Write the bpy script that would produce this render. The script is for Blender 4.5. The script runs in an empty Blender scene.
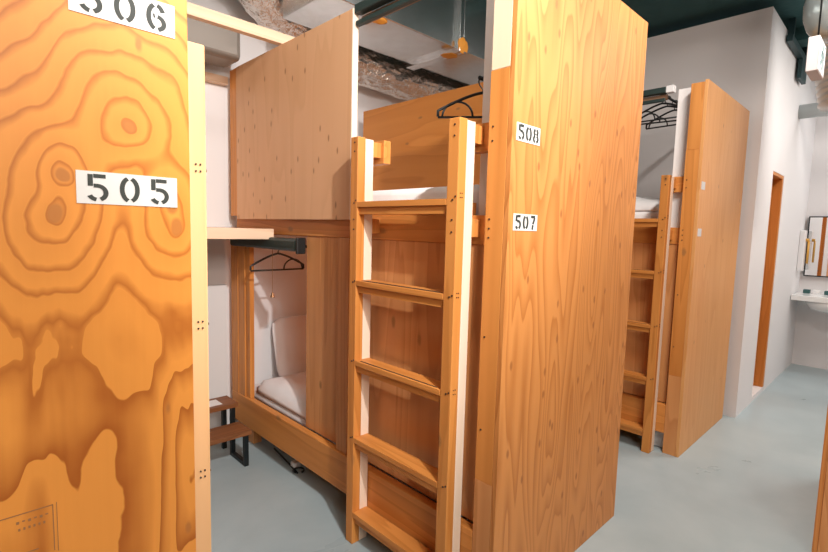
import bpy, bmesh, math, random
from mathutils import Vector, Matrix, noise
random.seed(7)
SC = bpy.context.scene
COL = SC.collection

# ------------------------------------------------------------------ materials
def new_mat(name):
    m = bpy.data.materials.new(name); m.use_nodes = True
    nt = m.node_tree
    b = nt.nodes['Principled BSDF']
    return m, nt, b

def plain(name, col, rough=0.5, metal=0.0, spec=0.5, bump=None, emit=None):
    m, nt, b = new_mat(name)
    b.inputs['Base Color'].default_value = (*col, 1)
    b.inputs['Roughness'].default_value = rough
    b.inputs['Metallic'].default_value = metal
    b.inputs['Specular IOR Level'].default_value = spec
    if bump:
        tc = nt.nodes.new('ShaderNodeTexCoord'); nz = nt.nodes.new('ShaderNodeTexNoise')
        nz.inputs['Scale'].default_value = bump[0]; nz.inputs['Detail'].default_value = 4
        bp = nt.nodes.new('ShaderNodeBump'); bp.inputs['Strength'].default_value = bump[1]
        bp.inputs['Distance'].default_value = bump[2]
        nt.links.new(tc.outputs['Object'], nz.inputs['Vector'])
        nt.links.new(nz.outputs['Fac'], bp.inputs['Height'])
        nt.links.new(bp.outputs['Normal'], b.inputs['Normal'])
    if emit:
        b.inputs['Emission Color'].default_value = (*emit[0], 1)
        b.inputs['Emission Strength'].default_value = emit[1]
    return m

class NT:
    """small node-wiring helper"""
    def __init__(s, nt): s.nt = nt
    def n(s, t, **kw):
        x = s.nt.nodes.new(t)
        for k, v in kw.items(): setattr(x, k, v)
        return x
    def put(s, sock, v):
        if hasattr(v, 'is_linked') or isinstance(v, bpy.types.NodeSocket): s.nt.links.new(v, sock)
        else: sock.default_value = v
    def math(s, op, a, b=None, clamp=False):
        x = s.n('ShaderNodeMath', operation=op, use_clamp=clamp)
        s.put(x.inputs[0], a)
        if b is not None: s.put(x.inputs[1], b)
        return x.outputs[0]
    def vmath(s, op, a, b):
        x = s.n('ShaderNodeVectorMath', operation=op)
        s.put(x.inputs[0], a); s.put(x.inputs[1], b)
        return x.outputs['Value'] if op in ('LENGTH', 'DISTANCE') else x.outputs['Vector']
    def noise(s, vec, scale=1.0, detail=2.0, rough=0.5, dist=0.0):
        x = s.n('ShaderNodeTexNoise')
        s.put(x.inputs['Vector'], vec); x.inputs['Scale'].default_value = scale
        x.inputs['Detail'].default_value = detail; x.inputs['Roughness'].default_value = rough
        x.inputs['Distortion'].default_value = dist
        return x.outputs['Fac']
    def ramp(s, fac, stops, interp='LINEAR'):
        x = s.n('ShaderNodeValToRGB'); cr = x.color_ramp; cr.interpolation = interp
        while len(cr.elements) < len(stops): cr.elements.new(0.5)
        for e, (p, c) in zip(cr.elements, stops):
            e.position = p; e.color = (*c, 1) if len(c) == 3 else c
        s.put(x.inputs[0], fac)
        return x.outputs[0]
    def mix(s, fac, a, b, blend='MIX'):
        x = s.n('ShaderNodeMix', data_type='RGBA', blend_type=blend)
        s.put(x.inputs[0], fac)
        for sock, v in ((x.inputs[6], a), (x.inputs[7], b)):
            if isinstance(v, tuple): sock.default_value = (*v[:3], 1)
            else: s.put(sock, v)
        return x.outputs[2]

def wood(name, light, dark, axis='Z', bands=5.0, across=7.0, along=0.7, contrast=0.6,
         knot=(0.33, 0.15, 0.05), knot_scale=5.0, knot_r=0.07, knot_along=0.45, rough=0.5,
         gauss=None, streak=0.25, randomize=True, warp=0.0, sharp=0.72, spec=0.35, knot_gate=0.45, start=0.0, detail=2.0):
    """procedural timber: growth bands are contour lines of a stretched noise field"""
    m, nt, b = new_mat(name)
    g = NT(nt)
    tc = g.n('ShaderNodeTexCoord')
    p = tc.outputs['Object']
    if randomize:
        oi = g.n('ShaderNodeObjectInfo')
        r = g.math('MULTIPLY', oi.outputs['Random'], 17.0)
        cmb = g.n('ShaderNodeCombineXYZ')
        for i in range(3): g.put(cmb.inputs[i], r)
        p = g.vmath('ADD', p, cmb.outputs[0])
    ai = 'XYZ'.index(axis)
    def stretch(ac, al):
        v = [ac, ac, ac]; v[ai] = al
        return g.vmath('MULTIPLY', p, tuple(v))
    f = g.noise(stretch(across, along), 1.0, detail, 0.45, warp)
    upper = None
    if gauss:
        sz = g.n('ShaderNodeSeparateXYZ'); g.put(sz.inputs[0], tc.outputs['Object'])
        mr = g.n('ShaderNodeMapRange'); mr.interpolation_type = 'SMOOTHSTEP'
        g.put(mr.inputs['Value'], sz.outputs[2]); mr.inputs['From Min'].default_value = 1.02; mr.inputs['From Max'].default_value = 1.28
        upper = mr.outputs['Result']
        h = g.math('MULTIPLY', f, g.math('ADD', bands, g.math('MULTIPLY', upper, -bands * 0.55)))
    else:
        h = g.math('MULTIPLY', f, bands)
    if gauss:
        # rings around the knots: distance to the nearest knot, wobbled by noise
        wv = g.n('ShaderNodeTexNoise'); g.put(wv.inputs['Vector'], tc.outputs['Object']); wv.inputs['Scale'].default_value = 9.0
        wv.inputs['Detail'].default_value = 3.0
        off = g.vmath('MULTIPLY', g.vmath('SUBTRACT', wv.outputs['Color'], (0.5, 0.5, 0.5)), (0.035, 0.0, 0.05))
        pw = g.vmath('ADD', tc.outputs['Object'], off)
        dm = None
        for (c, w0, st) in gauss:
            d = g.vmath('MULTIPLY', g.vmath('SUBTRACT', pw, c), (1.0, 0.0, st))
            ln = g.n('ShaderNodeVectorMath', operation='LENGTH'); g.put(ln.inputs[0], d)
            q = g.math('ADD', ln.outputs['Value'], w0)
            if dm is None: dm = q
            else:
                x = g.n('ShaderNodeMath', operation='SMOOTH_MIN'); g.put(x.inputs[0], dm); g.put(x.inputs[1], q); x.inputs[2].default_value = 0.05
                dm = x.outputs[0]
        h = g.math('ADD', h, g.math('MULTIPLY', g.math('POWER', g.math('MAXIMUM', dm, 0.0), 0.8), g.math('ADD', g.math('MULTIPLY', upper, 17.0), 9.0)))
    fr = g.math('FRACT', h)
    ba = g.ramp(fr, [(start, (0, 0, 0)), (sharp, (0.6,) * 3), (sharp + 0.2, (1, 1, 1)), (1.0, (0, 0, 0))])
    if gauss:
        thin = g.ramp(fr, [(0.0, (0.15,) * 3), (0.60, (0.0,) * 3), (0.88, (0.78,) * 3), (1.0, (0, 0, 0))])
        ba = g.mix(upper, ba, thin)
    st = g.noise(stretch(90.0, 2.2), 1.0, 3.0, 0.6)
    st = g.math('SUBTRACT', st, 0.5)
    st = g.math('MULTIPLY', st, streak)
    fac = g.math('MULTIPLY', ba, contrast)
    big = g.noise(stretch(2.2, 0.8), 1.0, 1.0)
    big = g.math('MULTIPLY', g.math('SUBTRACT', big, 0.5), 0.5)
    fac = g.math('ADD', g.math('ADD', fac, st), big, clamp=True)
    col = g.mix(fac, light, dark)
    if knot:
        vo = g.n('ShaderNodeTexVoronoi'); vo.feature = 'F1'
        vo.voronoi_dimensions = '2D'
        wob = g.noise(p, 25.0, 2.0)
        sp = g.n('ShaderNodeSeparateXYZ'); g.put(sp.inputs[0], p)
        o1, o2 = [i for i in range(3) if i != ai]
        cb = g.n('ShaderNodeCombineXYZ')
        g.put(cb.inputs[0], g.math('ADD', sp.outputs[o1], sp.outputs[o2])); g.put(cb.inputs[1], g.math('MULTIPLY', sp.outputs[ai], knot_along))
        g.put(vo.inputs['Vector'], cb.outputs[0]); vo.inputs['Scale'].default_value = knot_scale
        sc = g.n('ShaderNodeSeparateColor'); g.put(sc.inputs[0], vo.outputs['Color'])
        gate = g.math('GREATER_THAN', sc.outputs[0], knot_gate)
        dd = g.math('ADD', vo.outputs['Distance'], g.math('MULTIPLY', g.math('SUBTRACT', wob, 0.5), 0.06))
        kf = g.n('ShaderNodeMapRange'); kf.interpolation_type = 'SMOOTHSTEP'
        g.put(kf.inputs['Value'], dd)
        kf.inputs['From Min'].default_value = knot_r * 0.35; kf.inputs['From Max'].default_value = knot_r * 1.3
        kf.inputs['To Min'].default_value = 0.85; kf.inputs['To Max'].default_value = 0.0
        col = g.mix(g.math('MULTIPLY', kf.outputs['Result'], gate), col, knot)
    if gauss:
        for (c, w0, stt) in gauss:
            d = g.vmath('MULTIPLY', g.vmath('SUBTRACT', pw, c), (1.0, 0.0, stt))
            ln = g.n('ShaderNodeVectorMath', operation='LENGTH'); g.put(ln.inputs[0], d)
            kf = g.n('ShaderNodeMapRange'); kf.interpolation_type = 'SMOOTHSTEP'
            g.put(kf.inputs['Value'], ln.outputs['Value'])
            kf.inputs['From Min'].default_value = 0.008; kf.inputs['From Max'].default_value = 0.0135
            kf.inputs['To Min'].default_value = 0.8; kf.inputs['To Max'].default_value = 0.0
            col = g.mix(kf.outputs['Result'], col, knot or dark)
    g.put(b.inputs['Base Color'], col)
    b.inputs['Roughness'].default_value = rough
    b.inputs['Specular IOR Level'].default_value = spec
    bp = g.n('ShaderNodeBump'); bp.inputs['Strength'].default_value = 0.12; bp.inputs['Distance'].default_value = 0.002
    g.put(bp.inputs['Height'], st); g.put(b.inputs['Normal'], bp.outputs['Normal'])
    return m

OR_L, OR_D = (0.83, 0.39, 0.105), (0.50, 0.175, 0.032)
M = {}
for ax in 'XYZ':
    M['pine' + ax] = wood('pine_' + ax, (0.669, 0.272, 0.065), (0.440, 0.144, 0.024), ax, bands=7, across=9, along=0.5, contrast=0.55,
                          knot_scale=4.0, knot_r=0.055)
    M['pale' + ax] = wood('pale_pine_' + ax, (0.834, 0.614, 0.440), (0.718, 0.465, 0.282), ax, bands=6, across=9, along=0.5, contrast=0.45,
                          knot_scale=3.5, knot_r=0.04)
    M['edge' + ax] = wood('whitewood_' + ax, (0.854, 0.688, 0.546), (0.776, 0.558, 0.387), ax, bands=5, across=9, along=0.5, contrast=0.3, knot=None, streak=0.12)
M['whitepaint'] = plain('white_painted_timber', (0.90, 0.87, 0.86), 0.5)
M['midZ'] = wood('highlit_pine', (0.76, 0.46, 0.23), (0.60, 0.31, 0.12), 'Z', bands=6, across=9, along=0.5, contrast=0.45, knot_r=0.04)  # pine with an overexposed highlight painted into its colour, for one ladder rail
M['ply'] = wood('fir_plywood', (0.610, 0.248, 0.068), (0.387, 0.124, 0.022), 'Z', bands=26, across=4.2, along=0.5, contrast=0.68,
                knot=(0.33, 0.115, 0.03), knot_scale=10.0, knot_r=0.085, knot_along=0.5, warp=0.2, streak=0.3, start=0.25, knot_gate=0.5)
M['ply_far'] = wood('fine_fir_plywood', (0.72, 0.36, 0.13), (0.60, 0.245, 0.065), 'Z', bands=9, across=5, along=0.45, contrast=0.5,
                    knot_scale=5.0, knot_r=0.03, warp=0.2)
M['ply_pink'] = wood('pale_plywood', (0.71, 0.41, 0.22), (0.59, 0.315, 0.15), 'Z', bands=8, across=5, along=0.5, contrast=0.4,
                     knot=(0.33, 0.15, 0.06), knot_scale=15.0, knot_r=0.10, knot_along=0.40, knot_gate=0.55, warp=0.15)
M['ply_in'] = wood('inner_plywood', (0.651, 0.256, 0.058), (0.493, 0.160, 0.029), 'Y', bands=8, across=5, along=0.5, contrast=0.5,
                   knot_scale=6.0, knot_r=0.05)
M['ply_red'] = wood('cedar_panel', (0.67, 0.31, 0.115), (0.49, 0.185, 0.055), 'Z', bands=11, across=6, along=0.35, contrast=0.6,
                    knot_scale=4.0, knot_r=0.05, warp=0.2)
# strongly figured sheet: two big knots beside the lower number plate
OXM = 0.319
M['ply_bold'] = wood('bold_fir_plywood', (0.73, 0.275, 0.046), (0.37, 0.095, 0.008), 'Z', bands=5.0, across=7.0, along=1.7, contrast=1.0, start=0.35, detail=3.0,
                     knot=(0.40, 0.14, 0.03), knot_scale=7.0, knot_r=0.04, warp=0.5, randomize=False, streak=0.16, sharp=0.78,
                     gauss=[((0.134 - OXM, 0, 1.417), 0.0, 0.85), ((0.122 - OXM, 0, 1.353), 0.0, 0.8),
                        ((0.223 - OXM, 0, 1.505), 0.0, 0.85), ((0.292 - OXM, 0, 1.347), 0.02, 0.7),
                        ((0.285 - OXM, 0, 1.385), 0.02, 0.7), ((0.40 - OXM, 0, 0.90), 0.02, 0.5)], rough=0.42)
M['oak'] = wood('walnut_tread', (0.26, 0.10, 0.035), (0.12, 0.04, 0.014), 'X', bands=7, across=8, along=0.6, contrast=0.7, knot_r=0.03)
M['jamb'] = wood('door_timber', (0.62, 0.235, 0.05), (0.45, 0.15, 0.028), 'Z', bands=8, across=12, along=0.4, contrast=0.5, knot=None)

M['wall'] = plain('painted_plaster', (0.80, 0.785, 0.79), 0.85, bump=(60, 0.06, 0.003))
M['ceil'] = plain('dark_teal_slab', (0.03, 0.095, 0.098), 0.9, bump=(8, 0.5, 0.02))
M['teal_metal'] = plain('dark_teal_steel', (0.02, 0.05, 0.055), 0.5, 0.3)
M['black'] = plain('black_plastic', (0.010, 0.013, 0.014), 0.4)
M['blind'] = plain('dark_green_blind', (0.016, 0.035, 0.032), 0.45)
M['blindroll'] = plain('brown_blind_fabric', (0.30, 0.17, 0.10), 0.8)
M['steel'] = plain('black_steel', (0.013, 0.018, 0.02), 0.45, 0.4)
M['screw'] = plain('screw_head', (0.10, 0.08, 0.07), 0.35, 0.8)
M['grip'] = plain('dark_grip_strip', (0.075, 0.035, 0.015), 0.8)
M['plate'] = plain('white_number_card', (0.66, 0.64, 0.62), 0.6)
M['signbody'] = plain('off_white_sign_body', (0.62, 0.58, 0.58), 0.4)
M['card'] = plain('grey_white_card', (0.62, 0.62, 0.62), 0.6)
M['ink'] = plain('black_stencil_ink', (0.03, 0.035, 0.03), 0.7)
M['stamp'] = plain('faded_stamp_ink', (0.30, 0.14, 0.05), 0.8)
M['linen'] = plain('white_linen', (0.87, 0.855, 0.86), 0.9, bump=(14, 0.25, 0.01))
M['white'] = plain('white_plastic', (0.80, 0.79, 0.79), 0.35)
M['paper'] = plain('white_paper', (0.82, 0.82, 0.82), 0.8)
M['ceramic'] = plain('white_ceramic', (0.84, 0.84, 0.83), 0.15)
M['amber'] = plain('amber_plastic', (0.70, 0.36, 0.06), 0.35)
M['teal_box'] = plain('dark_teal_card', (0.03, 0.10, 0.10), 0.6)
M['green'] = plain('exit_green', (0.0, 0.30, 0.26), 0.4)
M['mirror'] = plain('mirror_glass', (0.9, 0.9, 0.9), 0.02, 1.0)
M['tape'] = plain('orange_sealant', (0.80, 0.33, 0.04), 0.7)
M['copper'] = plain('copper_bead', (0.25, 0.12, 0.05), 0.4, 0.5)
M['pipe'] = plain('grey_pipe', (0.50, 0.54, 0.54), 0.4, 0.2)
M['flex'] = plain('white_flexible_hose', (0.66, 0.68, 0.68), 0.45, 0.2)
M['fitting'] = plain('glossy_grey_fitting', (0.40, 0.47, 0.48), 0.18, 0.3)
M['lamp'] = plain('lamp_glass', (0.9, 0.9, 0.9), 0.3, emit=((1.0, 0.93, 0.84), 4.0))
M['signlight'] = plain('lit_sign_face', (0.85, 0.85, 0.85), 0.4, emit=((1.0, 1.0, 1.0), 0.25))

def metal_mat(name, col, rough, scale, strength, dist, spangle=0.0, met=0.92):
    m, nt, b = new_mat(name); g = NT(nt)
    tc = g.n('ShaderNodeTexCoord')
    n1 = g.noise(tc.outputs['Object'], scale, 3.0, 0.6)
    bp = g.n('ShaderNodeBump'); bp.inputs['Strength'].default_value = strength; bp.inputs['Distance'].default_value = dist
    g.put(bp.inputs['Height'], n1); g.put(b.inputs['Normal'], bp.outputs['Normal'])
    b.inputs['Metallic'].default_value = met
    b.inputs['Roughness'].default_value = rough
    if spangle:
        vo = g.n('ShaderNodeTexVoronoi'); vo.inputs['Scale'].default_value = 22
        g.put(vo.inputs['Vector'], tc.outputs['Object'])
        c = g.mix(spangle, col, vo.outputs['Color'], 'SOFT_LIGHT')
        hs = g.n('ShaderNodeHueSaturation'); hs.inputs['Saturation'].default_value = 0.15
        g.put(hs.inputs['Color'], c); g.put(b.inputs['Base Color'], hs.outputs[0])
    else:
        b.inputs['Base Color'].default_value = (*col, 1)
    return m
M['foil'] = metal_mat('crumpled_foil', (0.92, 0.86, 0.80), 0.2, 18, 0.9, 0.03, 0.0, 0.75)
M['dull'] = plain('dull_grey_brown_sheet', (0.27, 0.235, 0.205), 0.45, 0.2)
M['galv'] = metal_mat('galvanised_sheet', (0.66, 0.74, 0.75), 0.24, 4, 0.08, 0.02, 0.2, 1.0)

def floor_mat():
    m, nt, b = new_mat('grey_epoxy_floor'); g = NT(nt)
    tc = g.n('ShaderNodeTexCoord'); p = tc.outputs['Object']
    n1 = g.noise(p, 2.2, 5.0, 0.6, 0.3)
    c = g.ramp(n1, [(0.3, (0.33, 0.41, 0.435)), (0.7, (0.42, 0.495, 0.515))])
    g.put(b.inputs['Base Color'], c)
    r = g.ramp(n1, [(0.3, (0.26,) * 3), (0.7, (0.42,) * 3)])
    g.put(b.inputs['Roughness'], r)
    b.inputs['Specular IOR Level'].default_value = 0.45
    return m
M['floor'] = floor_mat()

# ------------------------------------------------------------------ geometry helpers
def bm_box(bm, a, b, bevel=0.0):
    lo = [min(a[i], b[i]) for i in range(3)]; hi = [max(a[i], b[i]) for i in range(3)]
    vs = [bm.verts.new((x, y, z)) for x in (lo[0], hi[0]) for y in (lo[1], hi[1]) for z in (lo[2], hi[2])]
    idx = [(0, 1, 3, 2), (4, 6, 7, 5), (0, 4, 5, 1), (2, 3, 7, 6), (0, 2, 6, 4), (1, 5, 7, 3)]
    fs = [bm.faces.new([vs[i] for i in q]) for q in idx]
    if bevel > 0:
        es = list({e for f in fs for e in f.edges})
        bmesh.ops.bevel(bm, geom=es, offset=bevel, segments=2, affect='EDGES', profile=0.5)

def frame_from(t):
    t = t.normalized()
    u = Vector((0, 0, 1)) if abs(t.z) < 0.9 else Vector((1, 0, 0))
    a = t.cross(u).normalized(); return a, a.cross(t).normalized()

def bm_tube(bm, pts, r, seg=10, cap=True, rad=None, ell=None):
    pts = [Vector(p) for p in pts]
    rings = []; pa = None
    for i, p in enumerate(pts):
        t = (pts[min(i + 1, len(pts) - 1)] - pts[max(i - 1, 0)])
        a, b = frame_from(t)
        if pa is not None:
            a2 = (pa - t.normalized() * pa.dot(t.normalized()))
            if a2.length > 1e-4: a = a2.normalized(); b = a.cross(t.normalized()).normalized()
        pa = a
        rr = rad(i, 0) if (rad and not ell) else r
        ring = []
        for k in range(seg):
            th = 2 * math.pi * k / seg
            q = rad(i, th) if rad else rr
            ring.append(bm.verts.new(p + a * (math.cos(th) * q) + b * (math.sin(th) * q)))
        rings.append(ring)
    for i in range(len(rings) - 1):
        for k in range(seg):
            bm.faces.new((rings[i][k], rings[i][(k + 1) % seg], rings[i + 1][(k + 1) % seg], rings[i + 1][k]))
    if cap:
        bm.faces.new(rings[0][::-1]); bm.faces.new(rings[-1])

def bm_cyl(bm, c, axis, r, length, seg=24):
    d = Vector({'X': (1, 0, 0), 'Y': (0, 1, 0), 'Z': (0, 0, 1)}[axis]); c = Vector(c)
    bm_tube(bm, [c - d * length / 2, c + d * length / 2], r, seg)

def obj(name, bm, mat, parent=None, smooth=False):
    bmesh.ops.recalc_face_normals(bm, faces=bm.faces)
    me = bpy.data.meshes.new(name); bm.to_mesh(me); bm.free()
    if mat is not None: me.materials.append(M[mat] if isinstance(mat, str) else mat)
    if smooth:
        for p in me.polygons: p.use_smooth = True
    o = bpy.data.objects.new(name, me); COL.objects.link(o)
    if parent: o.parent = parent
    return o

def box(name, a, b, mat, parent=None, bevel=0.002):
    bm = bmesh.new(); bm_box(bm, a, b, bevel); return obj(name, bm, mat, parent)

def tag(o, label=None, cat=None, group=None, kind=None):
    if label: o['label'] = label
    if cat: o['category'] = cat
    if group: o['group'] = group
    if kind: o['kind'] = kind
    return o

def thing(name, label, cat, loc=(0, 0, 0), group=None, rotz=0.0):
    o = bpy.data.objects.new(name, None); COL.objects.link(o)
    o.empty_display_size = 0.1
    o.location = loc; o.rotation_euler = (0, 0, rotz)
    return tag(o, label, cat, group)

def struct(name, a, b, mat, bevel=0.0):
    return tag(box(name, a, b, mat, None, bevel), kind='structure')

def copy_tree(o, parent=None):
    c = o.copy(); COL.objects.link(c)
    if parent: c.parent = parent
    for ch in list(o.children): copy_tree(ch, c)
    return c

# ------------------------------------------------------------------ stencil lettering
def arc(cx, cy, rx, ry, a0, a1, n=14):
    return [(cx + rx * math.cos(math.radians(a0 + (a1 - a0) * i / n)), cy + ry * math.sin(math.radians(a0 + (a1 - a0) * i / n))) for i in range(n + 1)]
DIG = {   # strokes in a cell 0.62 wide, 1 high
    '0': [arc(.31, .5, .225, .43, 105, 255), arc(.31, .5, .225, .43, 75, -75)],
    '5': [[(.20, .93), (.54, .93)], [(.115, .985), (.115, .56)], [(.20, .575)] + arc(.30, .32, .235, .255, 85, -70), arc(.30, .32, .235, .255, 262, 205, 6)],
    '6': [arc(.31, .5, .225, .43, 82, 30, 8), arc(.31, .5, .225, .43, 108, 255), arc(.31, .30, .225, .235, 80, -78), [(.22, .53), (.27, .54)]],
    '7': [[(.08, .93), (.54, .93)], [(.52, .87), (.40, .60), (.33, .40)], [(.32, .34), (.28, .0)]],
    '8': [arc(.31, .735, .185, .195, 108, 252, 10), arc(.31, .735, .185, .195, 72, -72, 10), arc(.31, .28, .225, .215, 110, 250, 10), arc(.31, .28, .225, .215, 70, -70, 10)],
}
def bm_stroke(bm, path, w, xf, thick):
    n = len(path); L, R = [], []
    for i, (x, y) in enumerate(path):
        x0, y0 = path[max(i - 1, 0)]; x1, y1 = path[min(i + 1, n - 1)]
        dx, dy = x1 - x0, y1 - y0; l = math.hypot(dx, dy) or 1
        nx, ny = -dy / l * w / 2, dx / l * w / 2
        L.append((x + nx, y + ny)); R.append((x - nx, y - ny))
    def ring(d): return [bm.verts.new(xf(*q, d)) for q in L], [bm.verts.new(xf(*q, d)) for q in R]
    La, Ra = ring(0); Lb, Rb = ring(thick)
    for i in range(n - 1):
        bm.faces.new((La[i], La[i + 1], Ra[i + 1], Ra[i])); bm.faces.new((Lb[i], Lb[i + 1], Rb[i + 1], Rb[i]))
        bm.faces.new((La[i], La[i + 1], Lb[i + 1], Lb[i])); bm.faces.new((Ra[i], Ra[i + 1], Rb[i + 1], Rb[i]))
    for i in (0, n - 1): bm.faces.new((La[i], Ra[i], Rb[i], Lb[i]))

def number_plate(parent, text, x0, x1, z0, z1):
    """white card on the face y=0 of an end panel, numbers read from -y"""
    p = box('number_card', (x0, -0.0012, z0), (x1, 0.0, z1), 'plate', parent, 0.0)
    p['label'] = 'white number card reading ' + text
    h = (z1 - z0) * 0.84; adv = (x1 - x0) / 3.25
    for i, ch in enumerate(text):
        cx = (x0 + x1) / 2 + (i - 1) * adv
        bm = bmesh.new()
        def xf(x, y, d): return (cx + (x - 0.31) * h * 1.17, -0.0012 - d, (z0 + z1) / 2 + (y - 0.5) * h)
        for s in DIG[ch]: bm_stroke(bm, s, 0.14 if text in ('505', '506') else 0.185, xf, 0.0006)
        obj('stencil_digit', bm, 'ink', p)
    return p

# ------------------------------------------------------------------ bunk bed
BW, BL = 0.985, 2.10         # width, length
def bunk(label, ox, oy, m=1, kind='near', nums=None, ztop=2.28):
    t = thing('bunk_bed', label, 'bunk bed', (ox, oy, 0), 'plywood bunk beds')
    def bx(name, a, b, mat, par=None, bev=0.002):
        return box(name, (a[0] * m, a[1], a[2]), (b[0] * m, b[1], b[2]), mat, par or t, bev)
    panel_mat = {'near': 'ply', 'far': 'ply_far', 'bold': 'ply_bold', 'opp': 'ply'}[kind]
    ep = bx('end_panel', (0, 0, 0), (BW, 0.018, ztop), panel_mat, bev=0.0015)
    # corner post at the ladder side in three boards plus the whitewood board behind it
    pm = 'pineZ'
    post = bx('corner_post', (0.0, 0.0185, 0.5), (0.038, 0.092, 1.86), pm)
    bx('post_foot', (0.0, 0.0185, 0.0), (0.038, 0.092, 0.5), 'ply_red', post)
    ex = bx('post_top_board', (0.0, 0.0185, 1.86), (0.038, 0.090, ztop - 0.01), 'paleZ' if kind != 'far' else 'pineZ', post)
    ib = bx('inner_post', (0.0765, 0.0185, 0.0), (0.112, 0.182, ztop - 0.01), 'whitepaint')
    # beams of the open side
    side = bx('side_beam', (0.0385, 0.0185, 1.305), (0.076, BL - 0.05, 1.405), 'pineY')
    bx('bed_rail', (0.050, 0.190, 1.405), (0.076, BL - 0.11, 1.45), 'pineY')
    low = bx('lower_beam', (0.0, 0.0925, 0.125), (0.038, BL - 0.05, 0.305), 'pineY', bev=0.004)
    g1 = bx('guard_rail', (0.0385, 0.0185, 1.618), (0.076, 0.195, 1.712), 'pineY')
    g2 = bx('guard_rail', (0.0385, 0.655, 1.618), (0.076, 0.93, 1.712), 'pineY')
    # far posts
    bx('corner_post', (0.0, BL - 0.14, 0.305), (0.038, BL - 0.05, 1.304), 'pineZ')
    bx('corner_post', (0.0385 if kind == 'opp' else 0.003, BL - 0.14, 1.4055), (0.076, BL - 0.05, ztop - 0.012), 'pineZ')
    bx('stud', (0.004, BL - 0.225, 0.305), (0.038, BL - 0.1405, 1.304), 'pineZ')
    bx('stud', (0.012, BL - 0.278, 0.305), (0.040, BL - 0.2255, 1.304), 'pineZ')
    bx('stud', (0.010, 0.845, 0.305), (0.044, 0.93, 1.304), 'ply_red')
    # closed lower side and privacy panel of the upper bed
    bx('lower_panel', (0.0445, 0.108, 0.305), (0.0575, 1.25, 1.304), 'ply_red')
    if kind != 'opp':
        pp = bx('privacy_panel', (0.0, 0.832, 1.385), (0.026, BL - 0.1405, ztop - 0.012), 'ply_pink')
        # whitewood strip on the near edge of the panel
        bx('edge_strip', (-0.001, 0.824, 1.385), (0.028, 0.832, ztop - 0.012), 'edgeZ', pp, 0.001)
    # bed boards and rear
    bx('bed_board', (0.0905, 0.195, 1.30), (0.935, BL - 0.03, 1.325), 'ply_in')
    bx('bed_board', (0.0765, 0.195, 0.22), (0.935, BL - 0.03, 0.25), 'ply_in')
    rear_top = {'near': 2.185, 'far': 1.50, 'bold': 2.185, 'opp': 2.185}[kind]
    bx('rear_panel', (0.936, 0.0185, 0.10), (0.948, BL - 0.155, rear_top), 'ply_in')
    for y in (0.0185, BL - 0.12):
        bx('rear_post', (0.9485, y, 0.0), (BW, y + 0.089, rear_top - 0.02 if y < 0.5 else 1.40), 'pineZ')
    bx('foot', (0.0445, BL - 0.25, 0.0), (0.10, BL - 0.15, 0.124), 'ply_red')
    bx('foot', (0.70, BL - 0.25, 0.0), (0.79, BL - 0.15, 0.219), 'ply_red')
    # ladder bolted to the guard rails and side beam: front boards, paler rear boards, five treads
    zt = 1.712
    rails = []
    for (y0, y1, pmat) in ((0.142, 0.190, 'midZ' if kind == 'bold' else 'pineZ'), (0.670, 0.716, 'pineZ')):
        bm = bmesh.new(); bm_box(bm, (-0.084 * m, y0, 0), (-0.045 * m, y1, zt), 0.003)
        r = obj('ladder_rail', bm, pmat, t); rails.append(r)
        bb = box('rear_rail_board', (-0.0445 * m, y0, 0.0), (0.038 * m if False else -0.003 * m, y1, zt - 0.004), 'edgeZ', r, 0.003)
        # spacer blocks that tie the rail to the bed
        for z in (1.64, 1.33): box('spacer_block', (-0.0028 * m, y0, z), (0.0383 * m, y1, z + 0.06), 'pineZ', r, 0.001)
    for zr in (1.455, 1.138, 0.806, 0.475, 0.145):
        rung = box('ladder_tread', (-0.084 * m, 0.1905, zr - 0.022), (-0.008 * m, 0.6695, zr), 'pineY', t, 0.002)
        box('tread_cleat', (-0.074 * m, 0.1905, zr - 0.050), (-0.040 * m, 0.6695, zr - 0.0225), 'pineY', rung, 0.001)
        if zr < 0.6: continue
        bm = bmesh.new()
        for k in range(2 if zr > 1.0 else 1):
            bm_box(bm, ((-0.076 + k * 0.012) * m, 0.215, zr - 0.0006), ((-0.069 + k * 0.012) * m, 0.645, zr + 0.0012))
        obj('grip_strip', bm, 'grip', rung)
    # screw heads
    bolt = bmesh.new(); bm_cyl(bolt, (0, 0, 0), 'X', 0.0032, 0.003, 10)
    b0 = obj('screw', bolt, 'screw', post)
    spots = [(post, (-0.001, y, z)) for (y, zs) in ((0.074, (1.685, 1.640, 1.39, 1.36, 1.33, 1.0, 0.68)), ) for z in zs]
    for r, yc in zip(rails, (0.166, 0.693)):
        for z in (1.69, 1.655, 1.45, 1.385, 1.345, 1.13, 0.80, 0.47):
            spots.append((r, (-0.0850, yc - 0.004, z)))
        for z in (1.455, 1.13, 0.80, 0.47):
            spots.append((r, (-0.0850, yc - 0.016, z + 0.006)))
    for i, (par, loc) in enumerate(spots):
        s = b0 if i == 0 else b0.copy()
        if i: COL.objects.link(s)
        s.parent = par; s.location = (loc[0] * m, loc[1], loc[2])
    # the same screws in twos on the corridor face of the near rail
    bolt = bmesh.new(); bm_cyl(bolt, (0, 0, 0), 'Y', 0.0019, 0.003, 10)
    b1 = obj('screw', bolt, 'screw', rails[0])
    k = 0
    for z in (1.465, 1.137, 0.807):
        for dx in (-0.071, -0.062):
            for dz in (-0.007, 0.007):
                s = b1 if k == 0 else b1.copy()
                if k: COL.objects.link(s)
                s.parent = rails[0]; s.location = (dx * m, 0.1412, z + dz); k += 1
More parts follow.
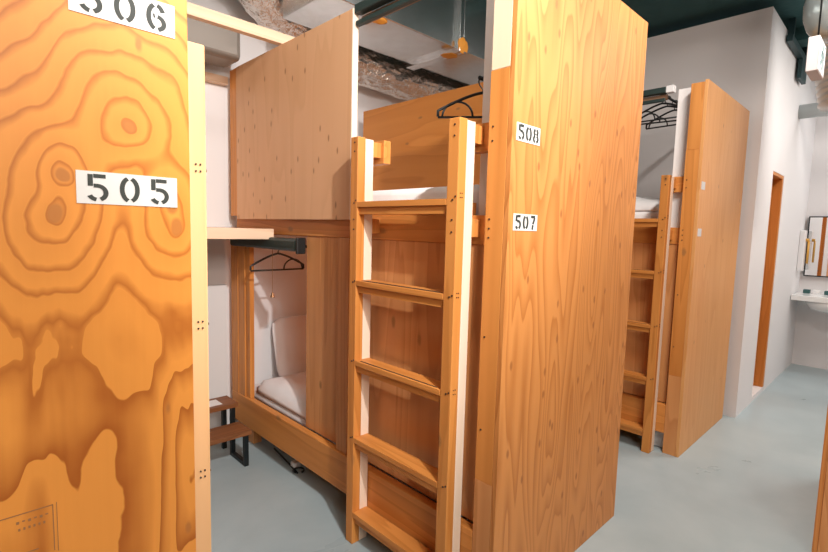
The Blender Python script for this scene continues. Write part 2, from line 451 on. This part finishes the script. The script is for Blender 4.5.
    # roller blinds
    if kind != 'opp':
        zc = ztop - 0.035
        rb = bx('roller_blind', (0.002, 0.229, zc), (0.040, 0.823, zc + 0.036), 'blind', bev=0.004)
        bm = bmesh.new(); bm_tube(bm, [(0.05 * m, 0.235, zc - 0.016), (0.05 * m, 0.81, zc - 0.016)], 0.018, 16)
        obj('rolled_fabric', bm, 'blindroll', rb, True)
        bx('bottom_bar', (0.008, 0.235, zc - 0.048), (0.030, 0.82, zc - 0.028), 'blind', rb, 0.003)
        bx('end_bracket', (0.0, 0.185, zc - 0.002), (0.042, 0.2285, zc + 0.038), 'white', rb, 0.002)
    lb = bx('roller_blind', (-0.034, 1.225, 1.225), (0.012, BL - 0.105, 1.290), 'blind', bev=0.014)
    bx('end_bracket', (-0.036, 1.205, 1.215), (0.012, 1.2245, 1.296), 'black', lb, 0.004)
    bm = bmesh.new(); bm_tube(bm, [(-0.012 * m, 1.50, 1.226), (-0.012 * m, 1.50, 0.985)], 0.0014, 6); obj('pull_cord', bm, 'copper', lb)
    bm = bmesh.new(); bm_tube(bm, [(-0.012 * m, 1.50, 0.99), (-0.012 * m, 1.50, 0.965)], 0.01, 10, rad=lambda i, th: (0.005, 0.012)[i])
    obj('cord_bead', bm, 'copper', lb)
    if nums:
        for (txt, x0, x1, z0, z1) in nums: number_plate(t, txt, x0, x1, z0, z1)
    return t, ep

OY = 0.898
near, near_ep = bunk('tall plywood bunk bed whose end panel carries the number cards 508 and 507', 1.284, OY, 1, 'near',
            [('508', 0.022, 0.158, 1.638, 1.694), ('507', 0.026, 0.166, 1.356, 1.410)])
bold, bold_ep = bunk('bunk bed with swirling knotty end panel numbered 505 and 506 at left edge', OXM, OY, -1, 'bold',
            [('505', 0.151 - OXM, 0.2965 - OXM, 1.377, 1.427), ('506', 0.150 - OXM, 0.298 - OXM, 1.659, 1.711)])
far, far_ep = bunk('plywood bunk bed farthest along the corridor, standing before the grey wall', 3.18, OY, 1, 'far', None, 2.25)
for z in (1.63, 1.355):
    c = box('blank_card', (0.022, -0.0012, z), (0.090, 0.0, z + 0.046), 'card', far, 0.0)
    c['label'] = 'small blank white card'
opp, opp_ep = bunk('bunk bed across the corridor, only its dark end edge showing at right', 2.60, 0.195 , 1, 'opp')
opp.location = (2.62, 0.195, 0); opp.scale = (1, -1, 1)

# faded maker stamp on the knotty panel (illegible rules and dashes)
bm = bmesh.new()
SX = lambda x: x - OXM
def flat(x0, z0, x1, z1): bm_box(bm, (SX(x0), -0.0006, z0), (SX(x1), 0.0, z1))
flat(0.03, 0.909, 0.105, 0.9105); flat(0.104, 0.835, 0.1052, 0.910); flat(0.109, 0.832, 0.1098, 0.912)
for k in range(6):
    flat(0.060 + k * 0.007, 0.895 + (k % 2) * 0.002, 0.0635 + k * 0.007, 0.899)
    flat(0.062 + k * 0.006, 0.884, 0.0645 + k * 0.006, 0.888)
flat(0.03, 0.846, 0.085, 0.8475)
o = obj('ink_stamp', bm, 'stamp', bold); o['label'] = 'faded rectangular ink stamp'

# ------------------------------------------------------------------ bedding
def cushion(name, sx, sy, sz, mat, n=18, p=4.0, wr=0.006, seed=0.0):
    bm = bmesh.new()
    bmesh.ops.create_uvsphere(bm, u_segments=2 * n, v_segments=n, radius=1)
    for v in bm.verts:
        x, y, z = v.co
        r = (abs(x) ** p + abs(y) ** p) ** (1 / p) if (abs(x) + abs(y)) > 1e-6 else 1
        h = math.hypot(x, y)
        if r > 1e-6: x, y = x * h / r, y * h / r
        e = max(0.0, 1 - max(abs(x), abs(y)) ** 2.2)
        zz = (z / max(abs(z), 1e-6)) * (abs(z) ** 0.8) * (0.35 + 0.65 * e)
        w = noise.noise(Vector((x * 3 + seed, y * 3, z))) * wr
        v.co = (x * sx / 2, y * sy / 2, zz * sz / 2 + w)
    return obj(name, bm, mat, None, True)

def mattress(x0, x1, y0, y1, z0, z1, label):
    bm = bmesh.new(); bm_box(bm, (x0, y0, z0), (x1, y1, z1), 0.03)
    o = obj('mattress', bm, 'linen', None, True)
    return tag(o, label, 'mattress', 'white mattresses in the bunks')
mattress(1.385, 2.21, 1.10, 2.93, 1.3255, 1.52, 'white mattress on the upper bed of the bunk numbered 508')
mattress(1.362, 2.21, 1.10, 2.96, 0.2505, 0.315, 'thin white mattress on the lower bed of the bunk numbered 507')
mattress(3.285, 4.10, 1.10, 2.93, 1.3255, 1.51, 'white mattress on the upper bed of the farthest bunk')

def quilt(name, x0, x1, y0, y1, z0, thick, label, hump, seed):
    nx, ny = 26, 34; bm = bmesh.new(); top = []; bot = []
    for i in range(nx + 1):
        a, b = [], []
        for j in range(ny + 1):
            u, v = i / nx, j / ny
            x = x0 + (x1 - x0) * u; y = y0 + (y1 - y0) * v
            edge = min(u, 1 - u, v, 1 - v) * 9
            e = min(1.0, edge); e = math.sqrt(max(0.0, 1 - (1 - e) ** 2))
            w = noise.noise(Vector((x * 5 + seed, y * 5, 0.3))) * 0.022 + noise.noise(Vector((x * 14, y * 11 + seed, 1.3))) * 0.008
            h = thick * (0.25 + 0.75 * e) + max(0, w + 0.012) * e + hump(u, v)
            a.append(bm.verts.new((x, y, z0 + h))); b.append(bm.verts.new((x, y, z0)))
        top.append(a); bot.append(b)
    for i in range(nx):
        for j in range(ny):
            bm.faces.new((top[i][j], top[i + 1][j], top[i + 1][j + 1], top[i][j + 1]))
            bm.faces.new((bot[i][j], bot[i][j + 1], bot[i + 1][j + 1], bot[i + 1][j]))
    for i in range(nx):
        bm.faces.new((top[i][0], bot[i][0], bot[i + 1][0], top[i + 1][0])); bm.faces.new((top[i][ny], top[i + 1][ny], bot[i + 1][ny], bot[i][ny]))
    for j in range(ny):
        bm.faces.new((top[0][j], top[0][j + 1], bot[0][j + 1], bot[0][j])); bm.faces.new((top[nx][j], bot[nx][j], bot[nx][j + 1], top[nx][j + 1]))
    o = obj(name, bm, 'linen', None, True)
    return tag(o, label, 'quilt')
quilt('quilt', 1.362, 2.19, 1.95, 2.77, 0.3155, 0.075, 'folded white quilt lying in the lower bunk opening', lambda u, v: 0.03 * max(0, v - 0.4), 1.7)
quilt('quilt', 3.30, 4.05, 1.15, 1.95, 1.5105, 0.05, 'crumpled white quilt on the upper bed of the farthest bunk', lambda u, v: 0.05 * max(0, 1 - abs(v - 0.3) * 3) * min(1, u * 4) * min(1, (1 - u) * 4), 4.1)
pl = cushion('pillow', 0.62, 0.42, 0.15, 'linen', seed=2.0, p=9.0)
pl.location = (1.87, 2.895, 0.528); pl.rotation_euler = (math.radians(74), 0, math.radians(-4))
tag(pl, 'white pillow propped against the wall in the lower bunk', 'pillow')

# ------------------------------------------------------------------ hangers
def hanger(label, loc, rotz, tilt=0.0, w=0.40):
    """black plastic coat hanger; origin at the top of the hook"""
    t = thing('coat_hanger', label, 'hanger', loc, 'black plastic coat hangers', rotz)
    t.rotation_euler = (0, tilt, rotz)
    bm = bmesh.new()
    hook = [(0.018 * math.sin(math.radians(a)) * 1.0, 0, -0.018 + 0.018 * math.cos(math.radians(a))) for a in range(-110, 120, 15)]
    hook += [(0.012, 0, -0.034), (0.0, 0, -0.05), (0, 0, -0.066)]
    bm_tube(bm, hook, 0.0028, 8)
    obj('hook', bm, 'black', t, True)
    bm = bmesh.new(); h = w / 2
    sh = []
    for i in range(21):
        u = -1 + i / 10
        z = -0.062 - 0.070 * abs(u) ** 1.35 + (0.0 if abs(u) < 0.15 else 0)
        sh.append((u * h, 0, z))
    sh = [(-h, 0, -0.155)] + sh + [(h, 0, -0.155)]
    bm_tube(bm, sh, 0.006, 8)
    obj('shoulder_bar', bm, 'black', t, True)
    bm = bmesh.new(); bm_tube(bm, [(-h, 0, -0.158), (h, 0, -0.158)], 0.005, 8); obj('trouser_bar', bm, 'black', t, True)
    bm = bmesh.new()
    bm_tube(bm, [(0.10 + 0.062 * math.cos(math.radians(a)), 0, -0.155 + 0.058 * math.sin(math.radians(a))) for a in range(0, 181, 15)], 0.0045, 8)
    obj('tie_loop', bm, 'black', t, True)
    return t
# clothes rail of the lower bed, upper bed and far bed
def clothes_rail(par, a, b):
    bm = bmesh.new(); bm_tube(bm, [a, b], 0.008, 10); return obj('clothes_rail', bm, 'steel', par, True)
# ------------------------------------------------------------------ setting
WB = 3.02          # wall at the end of the aisles
struct('floor', (-3.2, -2.6, -0.06), (7.2, 3.3, 0.0), 'floor')
struct('ceiling', (-3.2, -2.6, 3.04), (7.2, 3.3, 3.12), 'ceil')
struct('wall_back', (-3.2, WB, 0), (4.235, WB + 0.12, 3.04), 'wall')
struct('wall_left', (-3.2, -2.6, 0), (-3.05, WB, 3.04), 'wall')
struct('wall_front', (-3.05, -2.6, 0), (7.05, -2.45, 3.04), 'wall')
# wall behind the far bunk and the corridor wall with the doorway, one L of plaster
struct('wall_right', (4.235, 0.83, 0), (4.355, WB + 0.12, 2.965), 'wall')
bm = bmesh.new()
bm_box(bm, (4.355, 0.83, 0), (4.75, 1.03, 2.965))
bm_box(bm, (4.75, 0.83, 1.89), (5.21, 1.03, 2.965))
bm_box(bm, (5.21, 0.83, 0), (6.75, 1.03, 2.965))
tag(obj('wall_corridor', bm, 'wall'), kind='structure')
struct('wall_far', (6.62, -2.45, 0), (6.75, 0.83, 3.04), 'wall')
struct('trim_9', (4.7505, 0.832, 0.0), (5.2095, 1.03, 0.0395), 'wall')
# timber door set back in a deep frame
fr = bmesh.new()
bm_box(fr, (4.7505, 0.834, 0.04), (4.765, 1.03, 1.8895), 0.002)
bm_box(fr, (5.165, 0.832, 0.04), (5.2095, 1.03, 1.8895), 0.002)
bm_box(fr, (4.7655, 0.832, 1.862), (5.1645, 1.03, 1.8895), 0.002)
dfr = tag(obj('trim_1', fr, 'jamb'), kind='structure')
d1 = tag(box('door_1', (4.767, 0.895, 0.045), (5.156, 0.93, 1.855), 'jamb', None, 0.002), kind='structure')
bm = bmesh.new(); bm_tube(bm, [(4.82, 0.896, 0.95), (4.82, 0.865, 0.95), (4.90, 0.865, 0.95)], 0.008, 8); obj('door_handle', bm, 'steel', d1, True)

# concrete ribs of the slab
for i, (x, w, dz) in enumerate(((-1.2, 0.25, 0.12), (2.9, 0.22, 0.10), (5.0, 0.2, 0.10))):
    struct('trim_%d' % (i + 2), (x, -2.45, 3.04 - dz), (x + w, WB if x < 4.3 else 0.82, 3.0405), 'ceil')

# ------------------------------------------------------------------ aisle end: shelf, panel, stool
shelf = thing('wall_shelf', 'pale timber shelf spanning the end of the aisle between two bunks', 'shelf', (0.42, 2.40, 1.278))
box('shelf_board', (0.0, 0.03, 0.030), (0.862, 0.615, 0.055), 'paleX', shelf, 0.002)
box('front_batten', (0.0, 0.0, 0.0), (0.862, 0.0295, 0.056), 'paleX', shelf, 0.002)
wp = tag(box('wainscot_panel', (0.32, WB - 0.028, 0.0), (1.275, WB - 0.001, 0.975), 'white', None, 0.003),
         'white low panel against the wall below the timber shelf', 'panel')
wp['kind'] = 'structure'

st = thing('step_stool', 'two-step stool with dark wooden treads and black steel legs at the aisle end', 'step stool', (0.80, 2.50, 0))
def stool_box(n, a, b, mat, par=None): return box(n, a, b, mat, par or st, 0.002)
stool_box('lower_tread', (0.0, 0.0, 0.182), (0.40, 0.165, 0.207), 'oak')
stool_box('upper_tread', (0.0, 0.172, 0.292), (0.40, 0.335, 0.317), 'oak')
for x in (0.015, 0.36):
    stool_box('leg', (x, 0.008, 0.0), (x + 0.025, 0.033, 0.1815), 'steel')
    stool_box('leg', (x, 0.180, 0.0), (x + 0.025, 0.205, 0.2915), 'steel')
    stool_box('leg', (x, 0.300, 0.0), (x + 0.025, 0.325, 0.2915), 'steel')
    stool_box('foot_rail', (x, 0.034, 0.0), (x + 0.025, 0.179, 0.022), 'steel')
tag(box('paper_note', (0.98, 2.705, 0.3172), (1.12, 2.80, 0.3185), 'paper', None, 0.0), 'small white paper lying on the upper tread of the step stool', 'paper')

# plug on the floor under the side beam
pg = thing('power_plug', 'small white plug with a black lead lying under the bunk', 'plug', (1.34, 2.30, 0))
bm = bmesh.new(); bm_box(bm, (0.01, 0.0, 0.0), (0.055, 0.045, 0.035), 0.008); obj('plug_body', bm, 'white', pg, True)
bm = bmesh.new(); bm_tube(bm, [(0.02 + 0.03 * math.cos(a * 0.5), -0.03 + 0.03 * math.sin(a * 0.5), 0.006) for a in range(-3, 9)] + [(0.05, 0.3, 0.006)], 0.005, 8)
obj('lead', bm, 'black', pg, True)

# timber tie beams across the aisle tops
b1 = box('tie_beam', (0.30, 2.35, 2.282), (1.75, 2.39, 2.335), 'paleX', None, 0.002)
tag(b1, 'pale timber tie beam crossing the aisle on top of the bunks', 'beam')
b2 = box('tie_beam', (0.42, 2.965, 2.19), (1.284, 3.015, 2.235), 'paleX', None, 0.002)
tag(b2, 'thin timber batten on the back wall between the two bunk tops', 'beam')

# ------------------------------------------------------------------ ducts and ceiling services
def crumpled(name, path, r, label, seed, amp=0.16, seg=44, steps=110, mat='foil', cat='duct', group=None, taper=False):
    P = [Vector(p) for p in path]
    # Catmull-Rom sampling
    pts = []
    Q = [P[0] * 2 - P[1]] + P + [P[-1] * 2 - P[-2]]
    n = len(P) - 1
    for s in range(steps + 1):
        t = s / steps * n; i = min(int(t), n - 1); f = t - i
        p0, p1, p2, p3 = Q[i:i + 4]
        pts.append(0.5 * ((2 * p1) + (p2 - p0) * f + (2 * p0 - 5 * p1 + 4 * p2 - p3) * f * f + (3 * p1 - p0 - 3 * p2 + p3) * f ** 3))
    def rad(i, th):
        c = Vector((math.cos(th) * 3 * r / 0.2, math.sin(th) * 3 * r / 0.2, i * 0.22 + seed))
        v = noise.noise(c) * 0.6 + noise.noise(c * 2.3 + Vector((5, 1, 2))) * 0.4
        w = abs(noise.noise(c * 1.4 + Vector((9, 3, 7)))) * 0.7
        q = math.sin(math.pi * (0.08 + 0.80 * (1 - (1 - i / steps) ** 2))) ** 0.5 if taper else 1
        return r * q * (1 + amp * (v + w))
    bm = bmesh.new(); bm_tube(bm, pts, r, seg, rad=rad, ell=True)
    o = obj(name, bm, mat, None, taper)
    return tag(o, label, cat, group)
crumpled('foil_duct', [(0.95, 2.35, 2.99), (1.20, 2.62, 2.82), (1.55, 2.86, 2.66), (2.2, 2.88, 2.52), (3.0, 2.88, 2.50), (4.1, 2.88, 2.50)], 0.128,
         'crumpled foil duct sloping down to the back wall behind the sheet metal duct', 1.0)
crumpled('foil_duct', [(0.20, 2.30, 2.90), (0.40, 2.45, 2.80), (0.60, 2.60, 2.70), (0.78, 2.70, 2.62)], 0.09,
         'smaller foil duct above the aisle shelf beside the timber tie beam', 6.0)

dt = thing('sheet_duct', 'rectangular galvanised duct with a flanged joint above the upper bunk', 'duct', (0, 0, 0))
box('duct_run', (1.42, 2.13, 2.50), (2.405, 2.56, 2.96), 'galv', dt, 0.004)
box('duct_run', (2.455, 2.13, 2.50), (4.15, 2.56, 2.96), 'galv', dt, 0.004)
f1 = box('joint_flange', (2.395, 2.10, 2.475), (2.428, 2.59, 2.985), 'galv', dt, 0.003)
f2 = box('joint_flange', (2.432, 2.10, 2.475), (2.465, 2.59, 2.985), 'galv', dt, 0.003)
def blob(name, c, s, mat, par, seed):
    bm = bmesh.new(); bmesh.ops.create_icosphere(bm, subdivisions=3, radius=1)
    for v in bm.verts:
        d = 1 + 0.35 * noise.noise(v.co * 1.8 + Vector((seed, 0, 0)))
        v.co = (c[0] + v.co.x * s[0] * d, c[1] + v.co.y * s[1] * d, c[2] + v.co.z * s[2] * d)
    return obj(name, bm, mat, par, True)
blob('sealant_patch', (2.43, 2.105, 2.52), (0.045, 0.012, 0.05), 'tape', dt, 1.0)
blob('sealant_patch', (2.41, 2.20, 2.474), (0.05, 0.05, 0.006), 'tape', dt, 2.0)
blob('sealant_patch', (1.79, 2.17, 2.50), (0.05, 0.035, 0.02), 'tape', dt, 4.0)
d2 = box('plenum_box', (0.70, 2.74, 2.27), (1.27, 2.955, 2.46), 'dull', None, 0.03)
tag(d2, 'dull metal plenum box over the aisle end above the batten', 'duct')
# conduits under the slab
for i, (y, z, lab) in enumerate(((1.62, 3.03, 'thin black conduit nearest the corridor under the ceiling'), (1.74, 3.03, 'thin black conduit beside the foil duct under the ceiling'))):
    bm = bmesh.new(); bm_tube(bm, [(0.2, y, z), (1.38, y + 0.05, z)], 0.012, 10)
    tag(obj('conduit', bm, 'steel', None, True), lab, 'conduit', 'conduits under the ceiling')

# corridor services on the right
fx = []
for i in range(80):
    u = i / 79
    fx.append((4.2, 0.47 - 0.12 * u, 2.98 - 0.75 * u))
bm = bmesh.new(); bm_tube(bm, fx, 0.17, 28, rad=lambda i, th: 0.165 + (0.012 if i % 4 < 2 else 0.0), ell=True)
tag(obj('flexible_hose', bm, 'flex', None, True), 'white ribbed flexible hose hanging below the ceiling beside the exit sign', 'hose')
PROF = [(3.039, .07), (2.86, .07), (2.80, .09), (2.74, .118), (2.67, .140), (2.60, .150), (2.53, .147), (2.47, .128), (2.43, .10), (2.40, .05)]
bm = bmesh.new(); bm_tube(bm, [(3.42, 0.382, z) for z, q in PROF], 0.1, 32, rad=lambda i, th: PROF[i][1], ell=True)
tag(obj('duct_fitting', bm, 'fitting', None, True), 'rounded smooth grey duct fitting hanging just above the exit sign', 'duct')
pp = bmesh.new(); bm_tube(pp, [(5.62, 0.829, 2.50), (5.62, -2.44, 2.50)], 0.062, 24)
tag(obj('ceiling_pipe', pp, 'pipe', None, True), 'horizontal grey pipe entering the white wall beyond the exit sign', 'pipe')
# hanging bracket steps by the corner
bk = thing('ceiling_bracket', 'dark teal steel bracket hanging from the ceiling beside the wall corner', 'bracket', (4.72, 0.782, 2.86))
box('arm', (0.0, 0.0, 0.0), (0.75, 0.04, 0.05), 'teal_metal', bk, 0.002)
box('drop_rod', (0.03, 0.0, 0.0505), (0.07, 0.04, 0.179), 'teal_metal', bk, 0.002)
box('drop_rod', (0.66, 0.0, 0.0505), (0.70, 0.04, 0.179), 'teal_metal', bk, 0.002)
box('drop_plate', (0.50, 0.0, -0.16), (0.74, 0.03, -0.0005), 'teal_metal', bk, 0.002)

ex = thing('exit_sign', 'white box exit sign with a green running figure hanging under the ceiling', 'exit sign', (3.0, 0.392, 2.150))
box('sign_body', (0.0, 0.0, 0.0), (0.20, 0.045, 0.160), 'signbody', ex, 0.004)
fc = box('sign_face', (0.006, -0.002, 0.008), (0.194, 0.0, 0.152), 'signlight', ex, 0.0)
# running figure pictogram
bm = bmesh.new()
xf = lambda x, y, d: (0.02 + x * 0.16, -0.002 - d, 0.02 + y * 0.125)
for s, w in (([(.52, .70), (.46, .42)], .24), ([(.46, .42), (.66, .30), (.60, .06)], .16), ([(.46, .42), (.34, .22), (.14, .20)], .16),
             ([(.52, .68), (.72, .58), (.80, .46)], .13), ([(.52, .68), (.34, .62), (.26, .46)], .13)):
    bm_stroke(bm, s, w, xf, 0.0008)
bm_stroke(bm, arc(.58, .86, .045, .06, 0, 359, 16), .09, xf, 0.0008)
bm_stroke(bm, [(.86, .02), (.86, .98), (.99, .98)], .05, xf, 0.0008)
obj('running_figure', bm, 'green', fc)
bm = bmesh.new(); bm_tube(bm, [(0.10, 0.022, 0.1605), (0.10, 0.022, 0.889)], 0.004, 8); obj('hanging_rod', bm, 'steel', ex, True)

# ------------------------------------------------------------------ washroom corner
XF = 6.6195
mr = thing('wall_mirror', 'black framed mirror above the white wash counter', 'mirror', (XF, 0.80, 0.97))
box('frame', (-0.05, -1.30, 0.0), (0.0, 0.0, 0.63), 'black', mr, 0.002)
box('glass', (-0.0520, -1.29, 0.012), (-0.0502, -0.012, 0.618), 'mirror', mr, 0.0)
ct = thing('wash_counter', 'white wash counter with a basin under the mirror', 'counter', (XF, 0.825, 0.66))
box('counter_top', (-0.50, -1.6, 0.085), (0.0, 0.0, 0.14), 'ceramic', ct, 0.005)
box('apron', (-0.05, -1.6, 0.0), (0.0, 0.0, 0.0845), 'ceramic', ct, 0.003)
bm = bmesh.new()
bm_tube(bm, [(-0.28, -0.30, 0.0845), (-0.28, -0.30, 0.05), (-0.28, -0.30, 0.0), (-0.28, -0.30, -0.03)], 0.2, 28, rad=lambda i, th: (0.21, 0.205, 0.17, 0.06)[i], ell=True)
obj('basin', bm, 'ceramic', ct, True)
bm = bmesh.new(); bm_tube(bm, [(-0.08, -0.45, 0.14), (-0.08, -0.45, 0.26), (-0.11, -0.45, 0.285), (-0.20, -0.45, 0.27)], 0.013, 12); obj('tap', bm, 'galv', ct, True)
for i, (dx, nm, mt, lab) in enumerate(((-0.13, 'tissue_box', 'teal_box', 'small dark teal box at the left end of the wash counter'),
                                   (-0.21, 'tissue_box', 'paper', 'small white box between two dark boxes on the wash counter'),
                                   (-0.30, 'tissue_box', 'teal_box', 'small dark teal box right of the white box on the wash counter'))):
    tag(box(nm, (XF - 0.20, 0.80 + dx + 0.045, 0.8005), (XF - 0.13, 0.80 + dx + 0.10, 0.838), mt, None, 0.003), lab, 'box', 'boxes on the wash counter')
ds = thing('soap_dispenser', 'white wall dispenser with an amber handle left of the mirror', 'dispenser', (6.36, 0.8303, 1.03))
box('wall_plate', (-0.05, -0.05, 0.0), (0.05, 0.0, 0.42), 'white', ds, 0.01)
bm = bmesh.new(); bm_tube(bm, [(0.0, -0.075, 0.08), (0.0, -0.075, 0.31)], 0.010, 10); obj('amber_handle', bm, 'amber', ds, True)
bm = bmesh.new(); bm_cyl(bm, (0.0, -0.062, 0.32), 'Y', 0.016, 0.03, 12); obj('cap', bm, 'amber', ds, True)

# ------------------------------------------------------------------ hangers in the bunks
# lower bed: hangs on a rail just inside the opening
clothes_rail(near, (0.131, 1.19, 1.243), (0.131, 1.93, 1.243))
hanger('black coat hanger in the lower bunk opening under the shelf', (1.415, 2.60, 1.2515), 0.0, 0.0, 0.34)
clothes_rail(near, (0.29, 0.372, 1.962), (0.935, 0.372, 1.962))
hanger('black coat hanger behind the ladder top in the upper bunk numbered 508', (1.60, 1.27, 1.9705), math.radians(128), 0.0, 0.36)
clothes_rail(far, (0.06, 0.28, 2.232), (0.935, 0.28, 2.232))
for x, a, lab in ((3.28, 90, 'black coat hanger nearest the ladder on the farthest bunk'), (3.37, 97, 'black coat hanger in the middle on the farthest bunk'),
                  (3.50, 84, 'black coat hanger deepest inside the farthest bunk')):
    hanger(lab, (x, 1.178, 2.2405), math.radians(a), 0.0, 0.36)

# ------------------------------------------------------------------ lamps
def spot(name, loc, target, power, size=0.05, cone=140, blend=0.7, col=(1.0, 0.90, 0.80)):
    l = bpy.data.lights.new(name, 'SPOT'); l.energy = power; l.color = col
    l.spot_size = math.radians(cone); l.spot_blend = blend; l.shadow_soft_size = size
    o = bpy.data.objects.new(name, l); COL.objects.link(o); o.location = loc
    o.rotation_euler = (Vector(target) - Vector(loc)).to_track_quat('-Z', 'Y').to_euler()
    return o
def area(name, loc, target, power, sx, sy, col=(1.0, 0.94, 0.88)):
    l = bpy.data.lights.new(name, 'AREA'); l.energy = power; l.color = col; l.shape = 'RECTANGLE'; l.size = sx; l.size_y = sy
    o = bpy.data.objects.new(name, l); COL.objects.link(o); o.location = loc
    o.rotation_euler = (Vector(target) - Vector(loc)).to_track_quat('-Z', 'Y').to_euler()
    return o
WARM = (1.0, 0.93, 0.86)
spot('track_spot', (0.57, -0.30, 2.68), (1.20, 2.4, 1.10), 235, 0.03, 66, 0.6, (1.0, 0.96, 0.93))
spot('track_spot', (0.35, -0.35, 2.72), (0.30, 0.45, 0.6), 36, 0.05, 140, 0.6, WARM)
area('corridor_strip', (2.05, 0.25, 3.0), (2.05, 0.30, 0.0), 50, 0.9, 0.15, WARM)
area('corridor_strip', (4.4, -0.35, 3.0), (4.4, -0.30, 0.0), 36, 0.9, 0.15, WARM)
area('corridor_fill', (-0.2, -1.9, 2.45), (1.2, 2.2, 1.9), 56, 1.3, 0.9, (1.0, 0.90, 0.80))  # broad fill added behind the camera to lift ducts and aisle-facing sides
area('washroom_panel', (5.8, -0.6, 2.95), (5.8, -0.4, 0.0), 24, 0.8, 0.8, (1, 0.97, 0.95))
l = bpy.data.lights.new('aisle_bulb', 'POINT'); l.energy = 13; l.shadow_soft_size = 0.05; l.color = WARM
o = bpy.data.objects.new('aisle_bulb', l); COL.objects.link(o); o.location = (0.78, 1.35, 2.88)
spot('bunk_warm_fill', (2.10, 1.75, 1.12), (1.7, 3.0, 0.6), 8.0, 0.05, 150, 0.9, (1.0, 0.42, 0.20))  # fill light added inside the lower bunk to warm its shaded wall
w = bpy.data.worlds.new('world'); SC.world = w; w.use_nodes = True
w.node_tree.nodes['Background'].inputs[0].default_value = (0.5, 0.5, 0.52, 1)
w.node_tree.nodes['Background'].inputs[1].default_value = 0.3

# ------------------------------------------------------------------ camera
cam = bpy.data.cameras.new('camera'); co = bpy.data.objects.new('camera', cam); COL.objects.link(co)
R = Matrix(((0.71746101, 0.04725791, -0.6949938), (-0.69609303, 0.08664449, -0.71270416), (0.02653647, 0.99511779, 0.09505995)))
co.matrix_world = Matrix.Translation((0, 0, 1.35)) @ R.to_4x4()
cam.sensor_fit = 'HORIZONTAL'; cam.sensor_width = 36.0; cam.lens = 485.311 / 828 * 36.0
cam.clip_start = 0.02; cam.clip_end = 60
SC.camera = co
SC.view_settings.view_transform = 'Standard'; SC.view_settings.look = 'None'
SC.view_settings.gamma = 1.0; SC.view_settings.use_curve_mapping = False
SC.view_settings.exposure = 0.1
